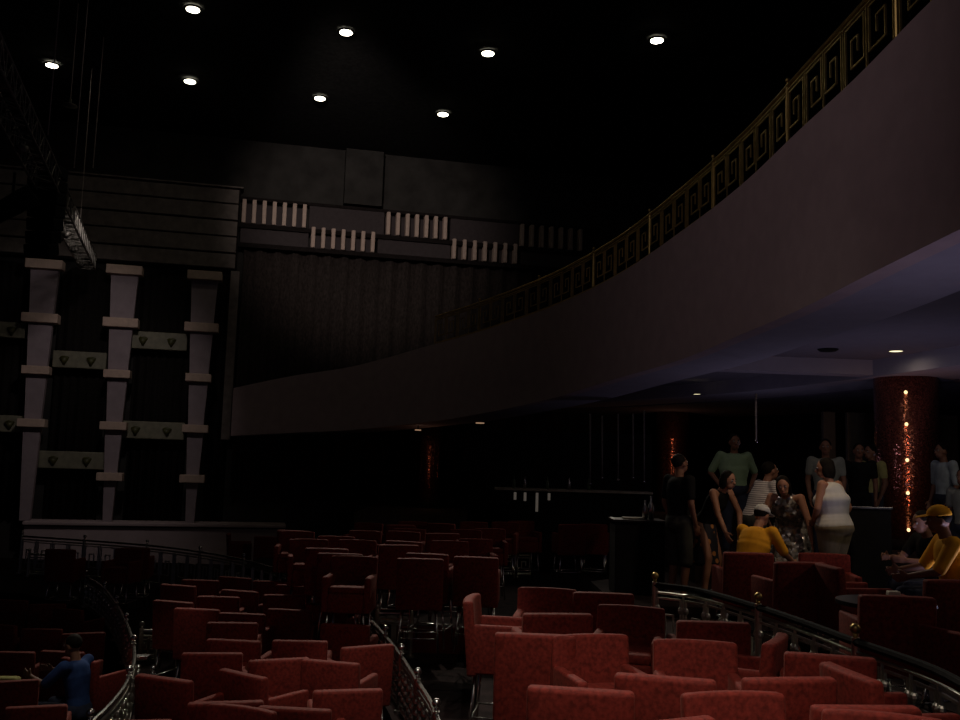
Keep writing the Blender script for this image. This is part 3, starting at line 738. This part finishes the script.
t = thing('pendant_lamp', 'small unlit pendant lamp with flat shade hanging right of the truss', 'lamp', q)
bm = bmesh.new(); lathe(bm, [(.2, 0), (.17, .03), (.04, .09), (.03, .2)], 20); finish('shade', bm, 'truss', t, True)
bm = bmesh.new(); bar(bm, (0, 0, .15), (0, 0, CEIL-q.z), .01, 6); finish('cord', bm, 'cable', t)

# ------------------------------------------------------------------ people
TS = bpy.data.scenes.new('tmp'); TVL = TS.view_layers[0]
def remesh(bm, vox, smooth=3):
    me = bpy.data.meshes.new('tmp'); bm.to_mesh(me); bm.free()
    o = bpy.data.objects.new('tmp', me); TS.collection.objects.link(o)
    m = o.modifiers.new('r', 'REMESH'); m.mode = 'VOXEL'; m.voxel_size = vox
    s = o.modifiers.new('s', 'SMOOTH'); s.iterations = smooth; s.factor = .5
    TVL.update(); dg = TVL.depsgraph; ev = o.evaluated_get(dg); nm = bpy.data.meshes.new_from_object(ev)
    bpy.data.objects.remove(o); bpy.data.meshes.remove(me)
    for p in nm.polygons: p.use_smooth = True
    return nm
def link(name, me, m, parent):
    me.name = name; me.materials.clear(); me.materials.append(M[m]); o = bpy.data.objects.new(name, me); COL.objects.link(o); o.parent = parent; return o
def caps(bm, a, b, ra, rb):
    a = Vector(a); b = Vector(b); bar(bm, a, b, ra, 14, rb); ball(bm, a, ra*.995, u=14, v=10); ball(bm, b, rb*.995, u=14, v=10)
def limb(bm, pts, rs):
    for i in range(len(pts)-1): caps(bm, pts[i], pts[i+1], rs[i], rs[i+1])
def hand(bm, wr, dirn, palm_n, side, k=1):
    d = dirn.normalized(); n = (palm_n-d*palm_n.dot(d)).normalized(); s = d.cross(n)*side
    rot = Matrix((s, d, n)).transposed()
    ball(bm, wr+d*.05*k, .045*k, (.95, 1.2, .42), rot=rot)
    for i, L in enumerate((.07, .08, .074, .056)):
        b = wr+d*.085*k+s*(.031-.021*i)*k; m_ = b+d*L*.55*k+n*.006+s*(.006-.004*i); e = m_+d*L*.4*k+n*.022
        limb(bm, [b-d*.02, b, m_, e], [.0095, .0095, .009, .0075])
    b = wr+d*.025*k+s*.03*k; m_ = b+d*.03*k+s*.028+n*.01; e = m_+d*.03*k+s*.006+n*.014
    limb(bm, [b, m_, e], [.013, .011, .009])
def person(lab, x, y, h, rz, scale=1.0, pose='stand', lean=0, twist=0, headp=0, heady=0, arms=None, shirt='grey', pants='denim', skin='skin', hair='short', cap=None, sleeve=.6,
           fat=1.0, female=False, skirt=False, seat=.47, shorts=False, knees=None, legspread=.11):
    t = thing('person', lab, 'person', (x, y, H(h)), R(rz))
    t.scale = (scale,)*3
    V = Vector
    pel = V((0, 0, .96)) if pose == 'stand' else V((0, 0, seat+.1))
    RL = Matrix.Rotation(R(-lean), 3, 'X') @ Matrix.Rotation(R(twist), 3, 'Z')
    T = lambda v: pel+RL @ V(v)
    if pose == 'stand' and lean > 15: pel = V((0, -.12*lean/40, .93))
    sw = .175 if female else .195
    sh = {s: T((s*sw, 0, .47)) for s in (-1, 1)}
    neck = T((0, .0, .50)); 
    RH = RL @ Matrix.Rotation(R(heady), 3, 'Z') @ Matrix.Rotation(R(-headp), 3, 'X')
    hc = neck+RL @ V((0, .02, .065))+RH @ V((0, .015, .095))
    HT = lambda v: hc+RH @ V(v)
    # arms: (elbow, wrist) in body space offsets from shoulder
    if arms is None: arms = ((-.05, -.02, -.29), (-.02, .08, -.54)), ((.05, -.02, -.29), (.02, .08, -.54))
    AJ = {}
    for s, (e, w) in zip((-1, 1), arms): AJ[s] = (sh[s], sh[s]+V(e), sh[s]+V(w))
    # legs
    LJ = {}
    for s in (-1, 1):
        hip = pel+V((s*.09, 0, -.03))
        if pose == 'stand':
            k = V((s*legspread*.95, .03, .50)); a = V((s*legspread, -.02, .08)); toe = V((s*(legspread+.03), .14, .03))
        else:
            kx = s*(.13 if knees is None else knees); k = V((kx, .42, seat+.08)); a = V((kx, .45, .08)); toe = V((kx, .6, .03))
        LJ[s] = (hip, k, a, toe)
    tor = [(0, .135, .1), (.12, .125, .092), (.24, .145, .1), (.34, .165, .108), (.42, .155, .095)]
    if female: tor = [(0, .15, .11), (.12, .115, .088), (.24, .13, .10), (.32, .145, .115), (.42, .135, .088)]
    def torso(bm, g, lo=0, hi=9):
        for i in range(len(tor)-1):
            for f in (0, .33, .66):
                z = tor[i][0]*(1-f)+tor[i+1][0]*f; wx = tor[i][1]*(1-f)+tor[i+1][1]*f; wy = tor[i][2]*(1-f)+tor[i+1][2]*f
                if z < lo or z > hi: continue
                ff = fat if z < .3 else 1+(fat-1)*.5
                ball(bm, T((0, 0, z)), 1, (wx*ff+g, wy*ff+g, .115+g*.5), 18, 12, RL)
        if hi > .42: ball(bm, T((0, 0, .43)), 1, (.15+g, .085+g, .06+g), 16, 10, RL)
    bm = bmesh.new(); torso(bm, 0)
    caps(bm, T((0, -.01, .42)), neck+(hc-neck)*.5, .058, .052)
    ball(bm, HT((0, 0, .02)), 1, (.075, .093, .10), 20, 14, RH); ball(bm, HT((0, .03, -.055)), 1, (.055, .06, .055), 16, 10, RH)
    caps(bm, HT((0, .085, .01)), HT((0, .108, -.022)), .011, .016)
    for s in (-1, 1): ball(bm, HT((s*.077, 0, -.005)), 1, (.012, .02, .032), 10, 8, RH)
    ball(bm, HT((0, .083, -.055)), 1, (.026, .012, .012), 10, 8, RH)
    for s in (-1, 1):
        a, e, w = AJ[s]
        caps(bm, T((s*.08, 0, .43)), a, .06, .055)
        limb(bm, [a, e, w], [.052, .04, .027]); 
        dn_ = (w-e).normalized(); hand(bm, w, dn_, V((-s, .3, 0)), s)
        hp, k, an, toe = LJ[s]
        limb(bm, [hp, k, k.lerp(an, .3), an], [.088*fat, .058, .056, .037])
    nude_legs = skirt or shorts
    me = remesh(bm, .011); body = link('body', me, skin, t)
    # shoes
    for s in (-1, 1):
        hp, k, an, toe = LJ[s]
        bm = bmesh.new(); ball(bm, (an.x, an.y-.01, .045), 1, (.048, .07, .045)); ball(bm, (toe.x, toe.y-.04, .035), 1, (.05, .1, .035)); ball(bm, ((an.x+toe.x)/2, (an.y+toe.y)/2-.02, .04), 1, (.048, .09, .038))
        finish('shoe', bm, 'blackg', t, True)
    # shirt
    bm = bmesh.new(); torso(bm, .016, -.1, .5)
    for s in (-1, 1):
        a, e, w = AJ[s]
        if sleeve > 0:
            caps(bm, T((s*.08, 0, .42)), a, .068, .068); caps(bm, a, a.lerp(e, sleeve) if sleeve <= 1 else e, .068, .058)
            if sleeve > 1: caps(bm, e, e.lerp(w, min(.95, sleeve-1)), .052, .038)
        else: ball(bm, T((s*.11, 0, .43)), .058)
    link('shirt', remesh(bm, .012, 4), shirt, t)
    # trousers / skirt
    bm = bmesh.new(); ball(bm, pel+V((0, 0, -.02)), 1, (.155*fat+.01, .12*fat+.01, .12), 18, 12); ball(bm, pel+V((0, -.03, -.06)), 1, (.15*fat, .12, .11), 18, 12)
    if skirt:
        for i in range(15):
            f = i/14; ball(bm, pel+V((0, .0, -.05-.45*f)), 1, (.17*fat+.05*f, .14*fat+.06*f, .06), 18, 12)
    else:
        for s in (-1, 1):
            hp, k, an, toe = LJ[s]
            if shorts: limb(bm, [hp, k, k.lerp(an, .12)], [.1*fat, .085, .085])
            else: limb(bm, [hp, k, k.lerp(an, .92)], [.1*fat, .074, .058])
    link('skirt' if skirt else 'trousers', remesh(bm, .013, 3), pants, t)
    # hair
    if hair:
        bm = bmesh.new(); ball(bm, HT((0, -.016, .04)), 1, (.082, .094, .092), 20, 14, RH)
        if hair in ('bob', 'long'):
            ball(bm, HT((0, -.045, -.02)), 1, (.09, .07, .12), 18, 12, RH)
            for s in (-1, 1): ball(bm, HT((s*.07, -.01, -.03)), 1, (.022, .045, .085), 12, 8, RH)
        if hair == 'long': ball(bm, HT((0, -.08, -.14)), 1, (.085, .045, .16), 16, 12, RH)
        link('hair', remesh(bm, .012, 2), 'hair', t)
    # face
    for s in (-1, 1):
        bm = bmesh.new(); ball(bm, HT((s*.031, .082, .012)), .0125); e = finish('eye', bm, 'eye', t, True)
        bm = bmesh.new(); ball(bm, HT((s*.031, .0925, .012)), .006); finish('pupil', bm, 'iris', e, True)
        bm = bmesh.new(); ball(bm, HT((s*.031, .09, .034)), 1, (.018, .006, .004), rot=RH); finish('eyebrow', bm, 'hair', t, True)
    bm = bmesh.new(); ball(bm, HT((0, .094, -.056)), 1, (.022, .006, .006), rot=RH); finish('lips', bm, 'lips', t, True)
    if cap:
        bm = bmesh.new(); ball(bm, HT((0, -.005, .055)), 1, (.09, .104, .085), 20, 12, RH)
        bmesh.ops.bisect_plane(bm, geom=bm.verts[:]+bm.edges[:]+bm.faces[:], plane_co=HT((0, 0, .045)), plane_no=RH @ V((0, 0, -1)), clear_outer=True)
        bmesh.ops.holes_fill(bm, edges=bm.edges[:])
        c = finish('cap', bm, cap, t, True)
        bm = bmesh.new(); ball(bm, HT((0, .12, .047)), 1, (.07, .075, .009), 18, 8, RH @ Matrix.Rotation(R(-8), 3, 'X')); finish('visor', bm, cap, c, True)
    return t
def pp(px, d): return at(px, 500, d).x, d
hips = ((-.13, -.08, -.25), (-.02, .10, -.44)), ((.13, -.08, -.25), (.02, .10, -.44))
x, y = pp(679, 11.5); person('man in black shirt and long dark shorts standing by the service desk', x, y, -1.56, -62, 1.0, shirt='blk', pants='char', shorts=True, skin='skin_d', sleeve=.7, headp=-12, fat=1.1)
x, y = pp(711, 11.8); person('woman in black top and dark flowered skirt leaning forward over the chairs', x, y, -1.56, -140, .97, lean=34, headp=-25, arms=(((-.04, .12, -.25), (.06, .2, -.48)), ((.04, .10, -.26), (.08, .24, -.47))), shirt='blk', pants='floral', skirt=True, female=True, hair='bob', sleeve=0)
x, y = pp(734, 14.1); person('man in light green polo shirt standing hands on hips at the back', x, y, -1.25, 178, 1.03, arms=hips, shirt='green', fat=1.35, sleeve=.85, skin='skin_d')
x, y = pp(758, 12.3); person('person in white striped shirt leaning behind the woman in silver sequins', x, y, -1.56, -78, 1.02, lean=24, headp=-35, shirt='stripe', pants='char', fat=1.25, arms=(((-.04, .05, -.28), (0, .15, -.52)), ((.06, .02, -.28), (.02, .14, -.52))), skin='skin_d')
x, y = pp(789, 11.5); person('dark-haired woman in silver sequined dress bending forward', x, y, -1.56, 150, .98, lean=42, headp=-25, heady=10, arms=(((-.1, .04, -.27), (-.14, .06, -.5)), ((.1, .04, -.27), (.14, .04, -.5))), shirt='sequin', pants='sequin', skirt=True, female=True, hair='long', sleeve=0, fat=1.35)
x, y = pp(834, 10.9); person('woman in white tank top and khaki trousers seen from behind', x, y, -1.56, 40, 1.0, lean=6, arms=(((-.1, .0, -.27), (.08, .16, -.42)), ((.10, -.08, -.26), (.0, .02, -.50))), shirt='white', pants='khaki', fat=1.65, female=True, hair='bob', sleeve=0, heady=25)
x, y = pp(826, 13.6); person('man in grey shirt standing behind the woman in white tank top', x, y, -1.25, 160, 1.0, shirt='grey', fat=1.15, skin='skin_d')
x, y = pp(859, 13.9); person('person in black clothes standing in the dark left of the near column', x, y, -1.25, 170, .98, shirt='blk', pants='blk', skin='skin_d')
x, y = pp(873, 14.5); person('person in pale yellow shirt half hidden left of the near column', x, y, -1.25, 110, .98, shirt='ylw2', skin='skin_d')
x, y = pp(945, 13.8); person('person in pale blue shirt standing right of the near column', x, y, -1.25, 100, 1.0, shirt='lblue', skin='skin_d', sleeve=.9)
x, y = pp(965, 12.3); person('person in grey top cut by the right edge behind the yellow cap', x, y, -1.56, 120, .96, shirt='grey', skin='skin_d')
x, y = pp(748, 10.75); person('seated person in yellow shirt and white cap seen from behind', x, y, -1.68, -48, 1.0, 'sit', lean=24, headp=-8, heady=-5, arms=(((-.06, .14, -.22), (-.02, .34, -.3)), ((.08, .12, -.24), (.08, .3, -.34))), shirt='yellow', cap='white', fat=1.25, sleeve=.9)
x, y = pp(956, 8.7); person('seated man in yellow shirt and yellow cap at the table, turned left', x, y, -1.68, 78, 1.05, 'sit', lean=10, headp=-5, arms=(((-.05, .14, -.24), (.08, .34, -.30)), ((.05, .14, -.24), (-.05, .36, -.27))), shirt='yellow', cap='yellow', fat=1.15, sleeve=.9, skin='skin_d')
x, y = pp(936, 9.9); person('seated person in black next to the man in yellow cap', x, y, -1.68, 100, .99, 'sit', lean=12, arms=(((-.05, .16, -.22), (.05, .36, -.2)), ((.05, .16, -.22), (-.03, .36, -.2))), shirt='blk', skin='skin_d')
p = ath(83, 642, -2.1); person('seated person in blue shirt among the dark chairs of the left pit', p.x, p.y, -3.45, 75, 1.0, 'sit', lean=8, seat=.55, arms=(((-.05, .2, -.2), (.0, .42, -.14)), ((.05, .2, -.2), (-.03, .42, -.14))), shirt='blue', skin='skin_d', sleeve=.9)
q = ath(6, 690, -2.55)
t = thing('round_table', 'dark table in the left pit holding a yellow bag', 'table', (q.x, q.y, H(-3.45)))
bm = bmesh.new(); lathe(bm, [(.3, .87), (.3, .9)], 28); finish('tabletop', bm, 'blackg', t)
bm = bmesh.new(); lathe(bm, [(.22, 0), (.2, .02), (.03, .04), (.03, .87)], 20); finish('pedestal', bm, 'chrome', t, True)
bm = bmesh.new(); box(bm, (0, 0, .07), (.26, .16, .13), Matrix.Rotation(.1, 3, 'Z'), .04, 3); o = finish('yellow_bag', bm, 'ylw2', None, True, (q.x, q.y, H(-2.548))); tag(o, 'small pale yellow bag at the left edge in the seating pit', 'bag')

bpy.data.scenes.remove(TS)
# ------------------------------------------------------------------ light
w = bpy.data.worlds.new('world'); S.world = w; w.use_nodes = True
w.node_tree.nodes['Background'].inputs[0].default_value = (.55, .50, .78, 1); w.node_tree.nodes['Background'].inputs[1].default_value = .014
def area(loc, tgt, size, e, col):
    l = bpy.data.lights.new('added_area', 'AREA'); l.shape = 'DISK'; l.size = size; l.energy = e; l.color = col
    o = bpy.data.objects.new('added_area', l); COL.objects.link(o); o.location = loc
    o.rotation_euler = (Vector(tgt)-Vector(loc)).to_track_quat('-Z', 'Y').to_euler()
def spot(loc, tgt, cone, e, col, blend=1, r=.15):
    l = bpy.data.lights.new('added_spot', 'SPOT'); l.spot_size = R(cone); l.spot_blend = blend; l.energy = e; l.color = col; l.shadow_soft_size = r
    o = bpy.data.objects.new('added_spot', l); COL.objects.link(o); o.location = loc
    o.rotation_euler = (Vector(tgt)-Vector(loc)).to_track_quat('-Z', 'Y').to_euler()
spot((.6, 2.9, H(4.3)), (.70, 4.75, H(-1.6)), 46, 760, (1, .80, .66), 1, .1)        # unseen spot added overhead to brighten the nearest chairs
spot((-1.6, 5.9, H(5.6)), (-1.6, 7.1, H(-2.4)), 52, 260, (1, .80, .68), 1, .1)      # unseen spot added to brighten the left block
spot((.9, 1.0, H(3.0)), (.9, 6.5, H(-1.5)), 92, 28, (1, .82, .70))  # unseen wide fill added for the near and middle chairs
spot((-.1, 4.6, H(5.0)), (-.6, 8.3, H(-2.2)), 20, 420, (1, .93, .80), .4, .12)      # unseen narrow spot added for glints on the aisle railing
spot((-2.6, 8.0, H(6.0)), (-3.75, 10.6, H(-2.5)), 12, 380, (1, .93, .80), .3, .12)     # unseen narrow spot added for glints at the pit steps
spot((-9.5, 24.5, H(7.6)), (-15.2, 33.0, H(.9)), 70, 330, (1, .86, .84), .8, .3)        # unseen spot added to light the pilasters
spot((-4.2, 20, H(10.6)), (-4.6, 35.6, H(9.2)), 44, 1900, (1, .84, .76), .8, .3)       # unseen spot added to light the fluted band
spot((-5, 8, H(7.5)), (3.6, 13, H(4.8)), 76, 215, (1, .82, .82), 1, .3)      # unseen spot added to brighten the balcony front
for (px, py), tg, c, e in (((346, 32), (-1.5, 8.6, H(-2)), 30, 3200), ((488, 53), (1.3, 7.0, H(-1.2)), 24, 2600), ((193, 9), (-4, 10.5, H(-2.6)), 14, 1800)):
    q = ath(px, py, 11.8); spot(q, tg, c, e, (1, .88, .72), 1, .12)      # spots added at ceiling downlights for bright chair edges and rail glints
spot((2.4, 19, H(1.9)), (-.5, 13.4, H(-2)), 70, 110, (1, .9, .75), 1, .1)      # unseen backlight added for glints on the middle chair legs
area((7.4, 7.5, H(2.15)), (7.2, 10.8, H(-1.2)), .3, 19, (1, .82, .62))  # unseen area light added to brighten the visitors
spot((3.9, 10.0, H(2.15)), (3.7, 10.9, H(-.6)), 100, 60, (1, .74, .5), .9, .08)     # unseen spot added above the visitors for the orange shoulder highlight    # under the balcony
for x, y, e in ((5.0, 8.7, 13), (7.8, 16.3, 10), (6.4, 18.5, 6), (6.5, 24, 5)):
    area((x, y, H(-1.1 if y < 12 else -.9)), (x, y, H(3)), .35, e, (.74, .68, 1))      # unseen violet uplights added to brighten the balcony underside
S.view_settings.view_transform = 'Standard'; S.view_settings.look = 'None'; S.view_settings.exposure = 0; S.view_settings.gamma = 1
S.cycles.use_denoising = True; S.cycles.max_bounces = 5
